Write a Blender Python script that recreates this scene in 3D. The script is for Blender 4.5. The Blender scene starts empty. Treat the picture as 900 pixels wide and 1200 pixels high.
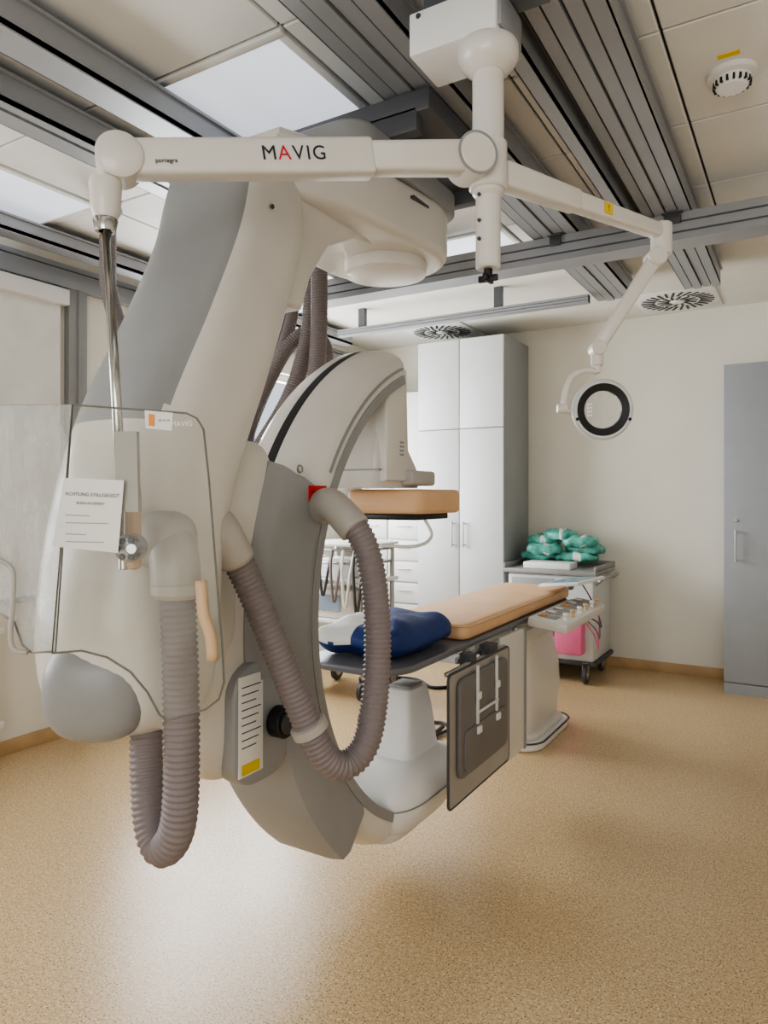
import bpy, bmesh, math, random
from mathutils import Vector, Matrix
random.seed(3)
S,C=math.sin(math.radians(30.75)),math.cos(math.radians(30.75))
def F(r,d,z): return Vector((-S*d+C*r, C*d+S*r, z))   # room survey frame, rotated about the vertical
RT=Vector((C,S,0)); FW=Vector((-S,C,0)); UP=Vector((0,0,1))
col=bpy.context.scene.collection
cur=[]
# ---------------------------------------------------------------- materials
def srgb(c):
    return tuple(((v/255)/12.92 if v/255<=.04045 else ((v/255+.055)/1.055)**2.4) for v in c)
def mat(name,c,rough=.5,metal=0,var=.04,scale=6,bump=0,bscale=200,coat=0,emit=0):
    m=bpy.data.materials.new(name); m.use_nodes=True; nt=m.node_tree; b=nt.nodes['Principled BSDF']
    l=srgb(c)
    tc=nt.nodes.new('ShaderNodeTexCoord'); n=nt.nodes.new('ShaderNodeTexNoise'); n.inputs['Scale'].default_value=scale
    n.inputs['Detail'].default_value=3
    nt.links.new(tc.outputs['Object'],n.inputs['Vector'])
    r=nt.nodes.new('ShaderNodeValToRGB')
    r.color_ramp.elements[0].color=tuple(v*(1-var) for v in l)+(1,); r.color_ramp.elements[1].color=tuple(min(1,v*(1+var)) for v in l)+(1,)
    r.color_ramp.elements[0].position=.35; r.color_ramp.elements[1].position=.65
    nt.links.new(n.outputs['Fac'],r.inputs['Fac']); nt.links.new(r.outputs['Color'],b.inputs['Base Color'])
    b.inputs['Roughness'].default_value=rough; b.inputs['Metallic'].default_value=metal
    if coat: b.inputs['Coat Weight'].default_value=coat
    if emit:
        b.inputs['Emission Color'].default_value=l+(1,); b.inputs['Emission Strength'].default_value=emit
    if bump:
        n2=nt.nodes.new('ShaderNodeTexNoise'); n2.inputs['Scale'].default_value=bscale
        nt.links.new(tc.outputs['Object'],n2.inputs['Vector'])
        bp=nt.nodes.new('ShaderNodeBump'); bp.inputs['Strength'].default_value=bump; bp.inputs['Distance'].default_value=.002
        nt.links.new(n2.outputs['Fac'],bp.inputs['Height']); nt.links.new(bp.outputs['Normal'],b.inputs['Normal'])
    return m
M_wall=mat('wall_paint',(231,227,215),.85,bump=.2,bscale=120,var=.02,scale=2)
M_ceil=mat('ceiling_tile_paint',(232,231,226),.6,var=.02)
M_gap=mat('ceiling_gap',(80,79,77),.9)
M_plaster=mat('ceiling_plaster',(230,227,218),.8,var=.02)
M_cream=mat('cream_lacquer',(218,213,205),.32,coat=.2,var=.02)
M_white=mat('white_lacquer',(232,231,228),.35,var=.02)
M_grey=mat('grey_lacquer',(148,148,147),.4,var=.03)
M_dgrey=mat('dark_grey_plastic',(70,70,72),.5)
M_alu=mat('anodised_aluminium',(160,162,165),.45,.3,var=.04,scale=3)
M_alud=mat('dark_aluminium',(96,98,102),.45,.3)
M_chrome=mat('chrome',(190,188,184),.18,1)
M_black=mat('black_rubber',(18,18,20),.45)
M_hose=mat('grey_corrugated_hose',(131,121,120),.5,bump=.1)
M_elbow=mat('elbow_grey_cream',(178,172,164),.42)
M_cab=mat('cabinet_laminate',(208,210,210),.45,var=.015)
M_cabs=mat('cabinet_side_laminate',(156,159,160),.5,var=.02)
M_cabr=mat('grey_blue_laminate',(156,160,164),.5,var=.02)
M_steel=mat('brushed_steel',(170,170,170),.3,.9)
M_beige=mat('peach_upholstery',(224,182,140),.5,bump=.15,bscale=300)
M_blue=mat('navy_blue_fabric',(24,52,116),.6,bump=.3,bscale=60,var=.15)
M_cloth=mat('white_fabric',(222,222,218),.7,bump=.2)
M_green=mat('teal_drape_plastic',(92,172,156),.35,var=.35,scale=18,bump=.5,bscale=30)
M_pink=mat('pink_plastic',(232,120,162),.5)
M_red=mat('red_label',(205,30,30),.5)
M_paper=mat('paper',(232,231,226),.7)
M_ink=mat('ink',(40,42,46),.6)
M_mred=mat('logo_red',(200,40,60),.5)
M_base=mat('wood_tone_baseboard',(190,158,116),.5,var=.1)
M_leadg=mat('lead_vinyl_grey',(118,113,110),.5,bump=.2)
M_curt=mat('lead_curtain_grey',(166,160,152),.45,var=.03)
M_yel=mat('yellow_label',(225,195,40),.5)
M_orange=mat('orange_label',(225,140,40),.5)
M_scr=mat('tablet_screen',(150,165,180),.15)
M_carbon=mat('table_top_dark',(112,112,116),.35)
M_frost=mat('frosted_light_diffuser',(218,223,232),.15,var=.10,scale=1.5,emit=.95)
M_tan=mat('tan_handle',(206,174,138),.45)
# floor
def floor_mat():
    m=bpy.data.materials.new('speckled_vinyl'); m.use_nodes=True; nt=m.node_tree; b=nt.nodes['Principled BSDF']
    tc=nt.nodes.new('ShaderNodeTexCoord')
    def ramp(src,p0,c0,p1,c1):
        r=nt.nodes.new('ShaderNodeValToRGB'); r.color_ramp.elements[0].position=p0; r.color_ramp.elements[1].position=p1
        r.color_ramp.elements[0].color=c0; r.color_ramp.elements[1].color=c1; nt.links.new(src,r.inputs['Fac']); return r
    def noise(sc,det=2):
        n=nt.nodes.new('ShaderNodeTexNoise'); n.inputs['Scale'].default_value=sc; n.inputs['Detail'].default_value=det
        nt.links.new(tc.outputs['Object'],n.inputs['Vector']); return n
    a=srgb((200,170,126))+(1,); a2=srgb((214,186,145))+(1,)
    base=ramp(noise(70,3).outputs['Fac'],.4,a,.62,a2)
    w=(1,1,1,1);k=(0,0,0,1)
    dk=ramp(noise(170,1).outputs['Fac'],.61,k,.65,w)
    lt=ramp(noise(125,1).outputs['Fac'],.62,k,.67,w)
    m1=nt.nodes.new('ShaderNodeMixRGB'); nt.links.new(lt.outputs['Color'],m1.inputs['Fac']); nt.links.new(base.outputs['Color'],m1.inputs['Color1']); m1.inputs['Color2'].default_value=srgb((234,218,188))+(1,)
    m2=nt.nodes.new('ShaderNodeMixRGB'); nt.links.new(dk.outputs['Color'],m2.inputs['Fac']); nt.links.new(m1.outputs['Color'],m2.inputs['Color1']); m2.inputs['Color2'].default_value=srgb((96,72,48))+(1,)
    nt.links.new(m2.outputs['Color'],b.inputs['Base Color'])
    rr=ramp(noise(2.0,2).outputs['Fac'],.3,(.28,)*3+(1,),.7,(.34,)*3+(1,)); nt.links.new(rr.outputs['Color'],b.inputs['Roughness'])
    return m
M_floor=floor_mat()
def acrylic(name,tint,gl,haze):
    m=bpy.data.materials.new(name); m.use_nodes=True; nt=m.node_tree; nt.nodes.clear()
    o=nt.nodes.new('ShaderNodeOutputMaterial'); t=nt.nodes.new('ShaderNodeBsdfTransparent'); t.inputs['Color'].default_value=tint+(1,)
    g=nt.nodes.new('ShaderNodeBsdfGlossy'); g.inputs['Roughness'].default_value=.04
    d=nt.nodes.new('ShaderNodeBsdfDiffuse'); d.inputs['Color'].default_value=(.8,.8,.78,1)
    lw=nt.nodes.new('ShaderNodeLayerWeight'); lw.inputs['Blend'].default_value=gl
    mx=nt.nodes.new('ShaderNodeMixShader'); nt.links.new(lw.outputs['Fresnel'],mx.inputs[0]); nt.links.new(t.outputs[0],mx.inputs[1]); nt.links.new(g.outputs[0],mx.inputs[2])
    n=nt.nodes.new('ShaderNodeTexNoise'); n.inputs['Scale'].default_value=5
    mr=nt.nodes.new('ShaderNodeMapRange'); mr.inputs['From Min'].default_value=.35; mr.inputs['From Max'].default_value=.7; mr.inputs['To Min'].default_value=haze*.4; mr.inputs['To Max'].default_value=haze*1.4
    nt.links.new(n.outputs['Fac'],mr.inputs['Value'])
    m2=nt.nodes.new('ShaderNodeMixShader'); nt.links.new(mr.outputs[0],m2.inputs[0]); nt.links.new(mx.outputs[0],m2.inputs[1]); nt.links.new(d.outputs[0],m2.inputs[2])
    nt.links.new(m2.outputs[0],o.inputs[0]); return m
M_acr=acrylic('clear_acrylic',(.95,.95,.93),.10,.06)
M_acr2=acrylic('clear_acrylic_painted_glare',(.93,.94,.94),.2,.28)  # left panel's white glare is mixed in as blotchy diffuse
M_glass=acrylic('lens_glass',(.96,.96,.96),.1,.08)
M_acredge=mat('acrylic_edge',(120,118,108),.3)
# ---------------------------------------------------------------- mesh helpers
def finish(name,bm,mats,smooth=False,reg=True,autos=False):
    bmesh.ops.recalc_face_normals(bm,faces=bm.faces)
    me=bpy.data.meshes.new(name); bm.to_mesh(me); bm.free()
    if not isinstance(mats,(list,tuple)): mats=[mats]
    for m in mats: me.materials.append(m)
    if smooth:
        for p in me.polygons: p.use_smooth=True
        if autos:
            try: me.set_sharp_from_angle(angle=math.radians(38))
            except Exception: pass
    o=bpy.data.objects.new(name,me); col.objects.link(o)
    if reg: cur.append(o)
    return o
def addbox(bm,lo,hi,mi=0,M=None,bev=0,seg=2):
    x0,y0,z0=lo;x1,y1,z1=hi
    vs=[bm.verts.new((x,y,z)) for x in (x0,x1) for y in (y0,y1) for z in (z0,z1)]
    idx=[(0,1,3,2),(4,6,7,5),(0,4,5,1),(2,3,7,6),(0,2,6,4),(1,5,7,3)]
    fs=[bm.faces.new([vs[i] for i in f]) for f in idx]
    for f in fs: f.material_index=mi
    if bev:
        es=list({e for f in fs for e in f.edges})
        r=bmesh.ops.bevel(bm,geom=es,offset=bev,segments=seg,profile=.5,affect='EDGES')
        for f in r['faces']: f.material_index=mi
        allv={v for f in r['faces'] for v in f.verts}|{v for v in vs if v.is_valid}
        vs=list(allv)
    if M is not None:
        for v in vs: v.co=M@v.co
def box(name,lo,hi,m,bev=0,M=None,reg=True,seg=2):
    bm=bmesh.new(); addbox(bm,lo,hi,0,M,bev,seg); return finish(name,bm,m,bev>0,reg,True)
def boxes(name,lst,mats,bev=0,reg=True):
    bm=bmesh.new()
    for l in lst:
        addbox(bm,l[0],l[1],l[2] if len(l)>2 else 0,None,bev)
    return finish(name,bm,mats,bev>0,reg,True)
def frame(d,up=UP):
    d=d.normalized()
    if abs(d.dot(up))>.98: up=Vector((1,0,0))
    s=d.cross(up).normalized(); u=s.cross(d).normalized()
    return d,s,u
def lathe(name,prof,origin,axis,m,seg=32,mi=None,closed=False):
    bm=bmesh.new(); d,s,u=frame(Vector(axis)); rings=[]
    for r,h in prof:
        rings.append([bm.verts.new(Vector(origin)+d*h+(s*math.cos(a)+u*math.sin(a))*max(r,1e-4)) for a in [2*math.pi*i/seg for i in range(seg)]])
    n=len(rings); rng=range(n if closed else n-1)
    for j in rng:
        for i in range(seg):
            f=bm.faces.new((rings[j][i],rings[j][(i+1)%seg],rings[(j+1)%n][(i+1)%seg],rings[(j+1)%n][i]))
            if mi: f.material_index=mi[j]
    if not closed:
        bm.faces.new(rings[0]); bm.faces.new(rings[-1])
    return finish(name,bm,m,True,True,True)
def cyl(name,p0,p1,r,m,r1=None,seg=24):
    p0=Vector(p0);p1=Vector(p1);L=(p1-p0).length; r1=r if r1 is None else r1; b=min(.004,r*.2,L*.2)
    return lathe(name,[(r-b,0),(r,b),(r1,L-b),(r1-b,L)],p0,p1-p0,m,seg)
def catmull(pts,step):
    P=[Vector(p) for p in pts]; P=[P[0]*2-P[1]]+P+[P[-1]*2-P[-2]]; dense=[]
    for i in range(1,len(P)-2):
        for k in range(24):
            t=k/24; a,b,c,d=P[i-1],P[i],P[i+1],P[i+2]
            dense.append(.5*((2*b)+(c-a)*t+(2*a-5*b+4*c-d)*t*t+(3*b-a-3*c+d)*t**3))
    dense.append(P[-2])
    out=[dense[0]]; acc=0; need=step
    for i in range(1,len(dense)):
        a,b=dense[i-1],dense[i]; L=(b-a).length
        while acc+L>=need and L>0:
            out.append(a.lerp(b,(need-acc)/L)); need+=step
        acc+=L
    return out
def tube(name,pts,r,m,rib=0,seg=16,step=None,spline=True):
    step=step or (.0036 if rib else .012)
    path=catmull(pts,step) if spline else [Vector(p) for p in pts]
    bm=bmesh.new(); prev=None; s=None
    for i,p in enumerate(path):
        t=(path[min(i+1,len(path)-1)]-path[max(i-1,0)]).normalized()
        if s is None: _,s,u=frame(t)
        s=(s-t*s.dot(t)).normalized(); u=s.cross(t)
        rr=r
        if rib: rr=r*(1-rib*(0,.55,1,.55)[i%4])
        ring=[bm.verts.new(p+(s*math.cos(a)+u*math.sin(a))*rr) for a in [2*math.pi*k/seg for k in range(seg)]]
        if prev:
            for k in range(seg): bm.faces.new((prev[k],prev[(k+1)%seg],ring[(k+1)%seg],ring[k]))
        else: bm.faces.new(ring)
        prev=ring
    bm.faces.new(prev)
    return finish(name,bm,m,True)
def sgnp(v,e): return math.copysign(abs(v)**e,v)
def sbox(name,c,h,m,e=.35,M=None,seg=40,warp=None,matf=None):
    bm=bmesh.new(); c=Vector(c); rings=[]
    nv=seg//2
    for j in range(nv+1):
        ph=-math.pi/2+math.pi*j/nv; ring=[]
        for i in range(seg):
            th=2*math.pi*i/seg
            p=Vector((h[0]*sgnp(math.cos(ph),e)*sgnp(math.cos(th),e),h[1]*sgnp(math.cos(ph),e)*sgnp(math.sin(th),e),h[2]*sgnp(math.sin(ph),e)))
            if warp: p=warp(p)
            if M: p=M@p
            ring.append(bm.verts.new(c+p))
        rings.append(ring)
    for j in range(nv):
        for i in range(seg): bm.faces.new((rings[j][i],rings[j][(i+1)%seg],rings[j+1][(i+1)%seg],rings[j+1][i]))
    bmesh.ops.remove_doubles(bm,verts=bm.verts,dist=1e-5)
    if matf:
        for f in bm.faces: f.material_index=matf(f.calc_center_median())
    return finish(name,bm,m,True)
def prism(name,pts,lo,hi,m,axis='z',bev=0,matf=None):
    bm=bmesh.new()
    def P(a,b,h): return {'z':(a,b,h),'x':(h,a,b),'y':(a,h,b)}[axis]
    v0=[bm.verts.new(P(a,b,lo)) for a,b in pts]; v1=[bm.verts.new(P(a,b,hi)) for a,b in pts]
    bm.faces.new(v0); bm.faces.new(v1[::-1]); n=len(pts)
    for i in range(n): bm.faces.new((v0[i],v0[(i+1)%n],v1[(i+1)%n],v1[i]))
    bmesh.ops.recalc_face_normals(bm,faces=bm.faces)
    if bev:
        es=[e for e in bm.edges if not(e.verts[0] in v0 and e.verts[1] in v1) and not (e.verts[1] in v0 and e.verts[0] in v1)]
        bmesh.ops.bevel(bm,geom=es,offset=bev,segments=3,profile=.5,affect='EDGES')
    return finish(name,bm,m,True,True,True)
def rrect(x0,x1,y0,y1,r,n=6):
    o=[]
    for cx,cy,a0 in ((x1-r,y1-r,0),(x0+r,y1-r,90),(x0+r,y0+r,180),(x1-r,y0+r,270)):
        for k in range(n+1):
            a=math.radians(a0+90*k/n); o.append((cx+r*math.cos(a),cy+r*math.sin(a)))
    return o
def arcsweep(name,prof,yc,zc,t0,t1,m,n=60,matf=None):
    bm=bmesh.new(); rings=[]
    for k in range(n+1):
        t=math.radians(t0+(t1-t0)*k/n)
        rings.append([bm.verts.new((x,yc+R*math.cos(t),zc+R*math.sin(t))) for x,R in prof])
    q=len(prof)
    for k in range(n):
        for i in range(q):
            f=bm.faces.new((rings[k][i],rings[k][(i+1)%q],rings[k+1][(i+1)%q],rings[k+1][i]))
            if matf: f.material_index=matf[i]
    bm.faces.new(rings[0]); bm.faces.new(rings[-1])
    return finish(name,bm,m,True,True,True)
def loft(name,secs,m,e=.5,seg=48,sub=6,matf=None):
    def cat(v,i,t):
        a,b,c,d=v[max(i-1,0)],v[i],v[min(i+1,len(v)-1)],v[min(i+2,len(v)-1)]
        return .5*((2*b)+(c-a)*t+(2*a-5*b+4*c-d)*t*t+(3*b-a-3*c+d)*t**3)
    D=[]
    cs=[Vector(s[0]) for s in secs]
    for i in range(len(secs)-1):
        for k in range(sub):
            t=k/sub; D.append((cat(cs,i,t),cat([s[1] for s in secs],i,t),cat([s[2] for s in secs],i,t),cat([s[3] for s in secs],i,t)))
    D.append((cs[-1],secs[-1][1],secs[-1][2],secs[-1][3]))
    bm=bmesh.new(); prev=None
    for i,(c,a,b,ex) in enumerate(D):
        t=D[min(i+1,len(D)-1)][0]-D[max(i-1,0)][0]; t.x=0
        t.normalize(); q=Vector((0,t.z,-t.y)); 
        if q.y>0: q=-q
        ring=[bm.verts.new(c+Vector((1,0,0))*max(a,.001)*sgnp(math.cos(w),ex)+q*max(b,.001)*sgnp(math.sin(w),ex)) for w in [2*math.pi*(k+.5)/seg for k in range(seg)]]
        if prev:
            for k in range(seg):
                f=bm.faces.new((prev[k],prev[(k+1)%seg],ring[(k+1)%seg],ring[k]))
                if matf: f.material_index=matf(k/seg,f.calc_center_median())
        else: bm.faces.new(ring)
        prev=ring
    f=bm.faces.new(prev)
    if matf: f.material_index=2
    return finish(name,bm,m,True)
def stack(name,L,m,ex=.35,n=48,cx=0):
    bm=bmesh.new(); prev=None
    for (hx,hy,z,x,y,e) in L:
        ring=[bm.verts.new((x+hx*sgnp(math.cos(w),e),y+hy*sgnp(math.sin(w),e),z)) for w in [2*math.pi*(k+.5)/n for k in range(n)]]
        if prev:
            for k in range(n): bm.faces.new((prev[k],prev[(k+1)%n],ring[(k+1)%n],ring[k]))
        else: bm.faces.new(ring)
        prev=ring
    bm.faces.new(prev); return finish(name,bm,m,True,True,True)
def beam(name,p0,p1,w0,h0,w1,h1,m,bev=.012):
    p0=Vector(p0);p1=Vector(p1); d,s,u=frame(p1-p0); bm=bmesh.new()
    v=[]
    for p,w,h in ((p0,w0,h0),(p1,w1,h1)):
        for a,b in ((-1,-1),(1,-1),(1,1),(-1,1)): v.append(bm.verts.new(p+s*a*w/2+u*b*h/2))
    bm.faces.new(v[:4]); bm.faces.new(v[4:][::-1])
    for i in range(4): bm.faces.new((v[i],v[(i+1)%4],v[4+(i+1)%4],v[4+i]))
    bmesh.ops.recalc_face_normals(bm,faces=bm.faces)
    bmesh.ops.bevel(bm,geom=list(bm.edges),offset=bev,segments=3,profile=.5,affect='EDGES')
    return finish(name,bm,m,True,True,True)
def text(name,s,loc,size,right,up,m,ext=.0004,align='CENTER'):
    cu=bpy.data.curves.new(name,'FONT'); cu.body=s; cu.size=size; cu.extrude=ext; cu.align_x=align; cu.align_y='CENTER'
    cu.materials.append(m); o=bpy.data.objects.new(name,cu); col.objects.link(o)
    r=Vector(right).normalized(); u=Vector(up).normalized(); n=r.cross(u)
    M=Matrix((r,u,n)).transposed().to_4x4(); M.translation=Vector(loc); o.matrix_world=M; cur.append(o); return o
def group(name,loc):
    global cur
    e=bpy.data.objects.new(name,None); e.empty_display_size=.1; col.objects.link(e); e.location=loc
    for o in cur:
        o.parent=e; o.matrix_parent_inverse=Matrix.Translation(-Vector(loc))
    cur=[]; return e
# ---------------------------------------------------------------- room shell
XL,XR,YB,YF,H=-4.0,2.0,6.45,-1.8,3.06
box('floor',(XL-.3,YF-.3,-.1),(XR+.3,YB+.3,0),M_floor,reg=False)
W1=(3.3,5.5); WZ=(.95,2.6); W0=(-1.2,1.2)
boxes('wall_left',[((XL-.2,YF-.2,0),(XL,W0[0],H)),((XL-.2,W0[1],0),(XL,W1[0],H)),((XL-.2,W1[1],0),(XL,YB+.2,H)),
  ((XL-.2,W0[0],0),(XL,W0[1],WZ[0])),((XL-.2,W0[0],WZ[1]),(XL,W0[1],H)),((XL-.2,W1[0],0),(XL,W1[1],WZ[0])),((XL-.2,W1[0],WZ[1]),(XL,W1[1],H))],M_wall,reg=False)
box('wall_back',(XL,YB,0),(XR+.2,YB+.2,H),M_wall,reg=False)
box('wall_right',(XR,YF-.2,0),(XR+.2,YB,H),M_wall,reg=False)
W2=(-.9,1.5)
boxes('wall_front',[((XL,YF-.2,0),(W2[0],YF,H)),((W2[1],YF-.2,0),(XR,YF,H)),((W2[0],YF-.2,0),(W2[1],YF,WZ[0])),((W2[0],YF-.2,WZ[1]),(W2[1],YF,H))],M_wall,reg=False)
def window(n,y0,y1):
    L=[];x0,x1=XL-.14,XL-.08
    f=.06
    L+=[((x0,y0,WZ[0]),(x1,y0+f,WZ[1])),((x0,y1-f,WZ[0]),(x1,y1,WZ[1])),((x0,y0,WZ[0]),(x1,y1,WZ[0]+f)),((x0,y0,WZ[1]-f),(x1,y1,WZ[1]))]
    k=(y0+y1)/2; L+=[((x0,k-.04,WZ[0]),(x1,k+.04,WZ[1]))]
    L+=[((XL-.08,y0,WZ[0]-.03),(XL+.12,y1,WZ[0]))]
    boxes(n,L,M_white,.004,reg=False)
window('window_1',*W1); window('added_fill_window_left',*W0)  # the window at W0 is unseen, added to let in fill light
x0,x1=W2;y0=YF-.14
boxes('added_fill_window_rear',[((x0,y0,WZ[0]),(x0+.06,y0+.06,WZ[1])),((x1-.06,y0,WZ[0]),(x1,y0+.06,WZ[1])),((x0,y0,WZ[0]),(x1,y0+.06,WZ[0]+.06)),((x0,y0,WZ[1]-.06),(x1,y0+.06,WZ[1])),((x0+1.16,y0,WZ[0]),(x0+1.24,y0+.06,WZ[1]))],M_white,reg=False)  # unseen rear window, added for fill from behind the camera
box('baseboard_back',(XL,YB-.015,0),(XR,YB,.085),M_base,.003,reg=False)
box('baseboard_left',(XL,YF,0),(XL+.015,YB,.085),M_base,.003,reg=False)
box('baseboard_right',(XR-.015,YF,0),(XR,YB,.085),M_base,.003,reg=False)
# ceiling
xs=[-4,-3.25,-2.55,-2.2,-1.5,-.95,-.42,.25,.92,1.5,2]; ys=[-1.8,-1.5,-.83,-.16,.51,1.18,1.85,2.52,3.2,3.87,4.54]
bm=bmesh.new(); addbox(bm,(XL-.2,YF-.2,H+.025),(XR+.2,YB+.2,H+.12),1)
skip={(-2.2,1.85),(-4,1.85),(-2.2,3.87),(-.42,.51)}
for i in range(len(xs)-1):
    for j in range(len(ys)-1):
        if (xs[i],ys[j]) in skip: continue
        addbox(bm,(xs[i]+.005,ys[j]+.005,H),(xs[i+1]-.005,ys[j+1]-.005,H+.02),0,None,.004,1)
addbox(bm,(XL,4.546,H),(XR,YB,H+.02),2)
finish('ceiling',bm,[M_ceil,M_gap,M_plaster],False,False)
for (x,y) in sorted(skip):
    x1=xs[xs.index(x)+1]; y1=ys[ys.index(y)+1]
    boxes('frame',[((x+.006,y+.006,H-.008),(x1-.006,y+.04,H+.02)),((x+.006,y1-.04,H-.008),(x1-.006,y1-.006,H+.02)),((x+.006,y+.04,H-.008),(x+.04,y1-.04,H+.02)),((x1-.04,y+.04,H-.008),(x1-.006,y1-.04,H+.02))],M_ceil,.003)
    box('diffuser',(x+.04,y+.04,H+.002),(x1-.04,y1-.04,H+.015),M_frost)
    group('ceiling_light_panel',(x,y,H))
def railY(x0,x1,y0,y1,z0,z1,strips=3,gap=.009):
    w=x1-x0; L=[((x0+.004,y0,z0+.014),(x1-.004,y1,z1),1),((x0,y0,z0),(x0+.004,y1,z1),0),((x1-.004,y0,z0),(x1,y1,z1),0)]
    sw=(w-gap*(strips-1))/strips
    for k in range(strips):
        a=x0+k*(sw+gap); L.append(((a,y0,z0-(.006 if k%2 else 0)),(a+sw,y1,z0+.02),0))
    L.append(((x0-.012,y0,z1-.012),(x1+.012,y1,z1),0))
    boxes('profile',L,[M_alu,M_alud])
for n,(x0,x1,st) in enumerate([(-1.29,-1.05,4),(-.71,-.49,4),(-2.2,-2.06,2),(-2.62,-2.46,3),(.5,.7,3)]):
    railY(x0,x1,-1.2,5.2 if n<2 else 3.9,2.91,3.02,st)
    for y in (-.9,.6,1.2,3.0,4.9 if n<2 else 3.6):
        cyl('hanger',((x0+x1)/2,y,3.015),((x0+x1)/2,y,3.062),.03,M_alud)
    group('ceiling_rail',((x0+x1)/2,2,3.06))
railY(-.80,-.745,-.5,3.85,2.86,2.98,1)
for y in (.2,1.4,3.3): box('hanger',(-.79,y,2.975),(-.755,y+.08,3.062),M_alud)
group('cable_duct_rail',(-.77,2,3.06))
def beamX(y0,y1,z0,z1,x0,x1):
    h=z1-z0
    boxes('profile',[((x0,y0+.006,z0+.006),(x1,y1-.006,z1-.004),1),((x0,y0,z1-.3*h),(x1,y1,z1),0),((x0,y0,z0),(x1,y1,z0+.25*h),0),((x0,y0-.002,z0+.32*h),(x1,y0+.02,z0+.62*h),0)],[M_alu,M_alud])
beamX(3.76,3.92,2.77,2.905,-3.6,1.6); 
for x in (-3.3,-2.0,.2,1.2): box('hanger',(x,3.8,2.9),(x+.08,3.88,3.062),M_alud)
for x,w in ((-1.2,.08),(-.62,.1),(-.78,.04)): boxes('rail_clamp',[((x,3.73,2.90),(x+w,3.77,2.945)),((x+.01,3.74,2.85),(x+w-.01,3.76,2.905))],M_dgrey,.003)
group('ceiling_cross_beam',(-1,3.84,2.9))
beamX(4.95,5.01,2.85,2.905,-3.4,-1.3)
for x in (-3.2,-2.0): box('hanger',(x,4.96,2.9),(x+.06,5.0,3.062),M_alud)
group('ceiling_cross_beam',(-1,5.0,2.9))
boxes('trim_1',[((XL,1.25,2.80),(XL+.05,YB-.4,2.90)),((XL,1.25,2.92),(XL+.03,YB-.4,2.95))],M_alu,.003,reg=False)
boxes('trim_2',[((XL,2.80,.1),(XL+.05,2.93,2.80)),((XL,2.86,.1),(XL+.065,2.87,2.80))],M_grey,.003,reg=False)
box('cassette',(XL+.01,1.35,2.68),(XL+.09,2.78,2.78),M_white,.01)
box('fabric',(XL+.03,1.4,.90),(XL+.036,2.75,2.7),M_paper); box('hem_bar',(XL+.022,1.4,.88),(XL+.046,2.75,.91),M_alu,.004)
group('roller_blind',(XL,2.0,2.7))
for k in range(11): box('fin_%d'%k,(XL+.05,1.72+.055*k,.2),(XL+.14,1.76+.055*k,.78),M_white,.012)
box('top_manifold',(XL+.06,1.7,.73),(XL+.13,2.34,.77),M_white,.01); box('bottom_manifold',(XL+.06,1.7,.2),(XL+.13,2.34,.24),M_white,.01)
box('bracket',(XL,1.9,.6),(XL+.06,1.94,.64),M_white); cyl('foot_pipe',(XL+.1,2.3,0),(XL+.1,2.3,.22),.012,M_white)
group('radiator',(XL+.1,2.0,0))
railY(-3.8,-3.68,1.0,5.6,2.93,3.02,2)
for y in (1.5,4.5): box('hanger',(-3.76,y,3.01),(-3.72,y+.05,3.062),M_alud)
group('curtain_rail',(-3.74,3,3.06))
def diffuser(x,y,s=.30):
    box('plate',(x-s,y-s,H-.012),(x+s,y+s,H+.002),M_white,.004)
    bm=bmesh.new()
    for ring,(r0,r1,n) in enumerate(((.06,.15,14),(.165,.27,28))):
        for k in range(n):
            a=2*math.pi*k/n; M=Matrix.Translation((x,y,0))@Matrix.Rotation(a,4,'Z')@Matrix.Translation(((r0+r1)/2,0,0))@Matrix.Rotation(.25,4,'Z')
            addbox(bm,(-(r1-r0)/2,-.009,H-.016),((r1-r0)/2,.009,H-.010),0,M)
    finish('swirl_slots',bm,M_black)
    lathe('hub',[(.05,0),(.045,.012),(.0,.016)],(x,y,H-.01),(0,0,-1),M_white)
    group('air_diffuser',(x,y,H))
diffuser(-.88,6.03); diffuser(-2.95,6.03)
o=(-.235,2.9,H)
lathe('base',[(.085,-.002),(.085,.018),(.07,.025)],o,(0,0,-1),M_white)
lathe('dome',[(.065,.024),(.062,.045),(.05,.06),(.0,.063)],o,(0,0,-1),M_white)
bm=bmesh.new()
for k in range(18):
    a=2*math.pi*k/18; addbox(bm,(.053,-.004,H-.053),(.0655,.004,H-.034),0,Matrix.Translation((o[0],o[1],0))@Matrix.Rotation(a,4,'Z'))
finish('vents',bm,M_black)
box('yellow_label',(-.27,2.76,H-.003),(-.20,2.785,H),M_yel)
group('smoke_detector',o)
# ---------------------------------------------------------------- cabinets
def handle(x,y,z0,z1):
    cyl('handle',(x,y-.035,z0),(x,y-.035,z1),.007,M_steel); cyl('handle_post',(x,y,z0+.02),(x,y-.035,z0+.02),.005,M_steel); cyl('handle_post',(x,y,z1-.02),(x,y-.035,z1-.02),.005,M_steel)
box('carcass',(-3.08,5.81,.0),(-2.246,YB-.02,2.91),M_cabs,.002)
for a,b in ((-3.078,-2.668),(-2.660,-2.248)):
    box('door',(a,5.79,.1),(b,5.812,2.1),M_cab,.004); box('door_upper',(a,5.79,2.108),(b,5.812,2.905),M_cab,.004)
box('plinth',(-3.07,5.80,0),(-2.25,5.83,.09),M_cabs)
handle(-2.72,5.79,1.05,1.28)
handle(-2.61,5.79,1.05,1.28)
group('tall_cabinet',(-2.66,6.1,0))
box('upper_carcass',(-3.8,5.97,1.45),(-3.085,YB-.02,2.5),M_cab,.003)
for a in (-3.795,-3.435): box('upper_door',(a,5.95,1.455),(a+.345,5.972,2.495),M_white,.003)
box('base_carcass',(-3.8,5.87,.0),(-3.085,YB-.02,1.3),M_cab,.003); box('worktop',(-3.8,5.83,1.3),(-3.085,YB-.02,1.34),M_white,.004)
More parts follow.
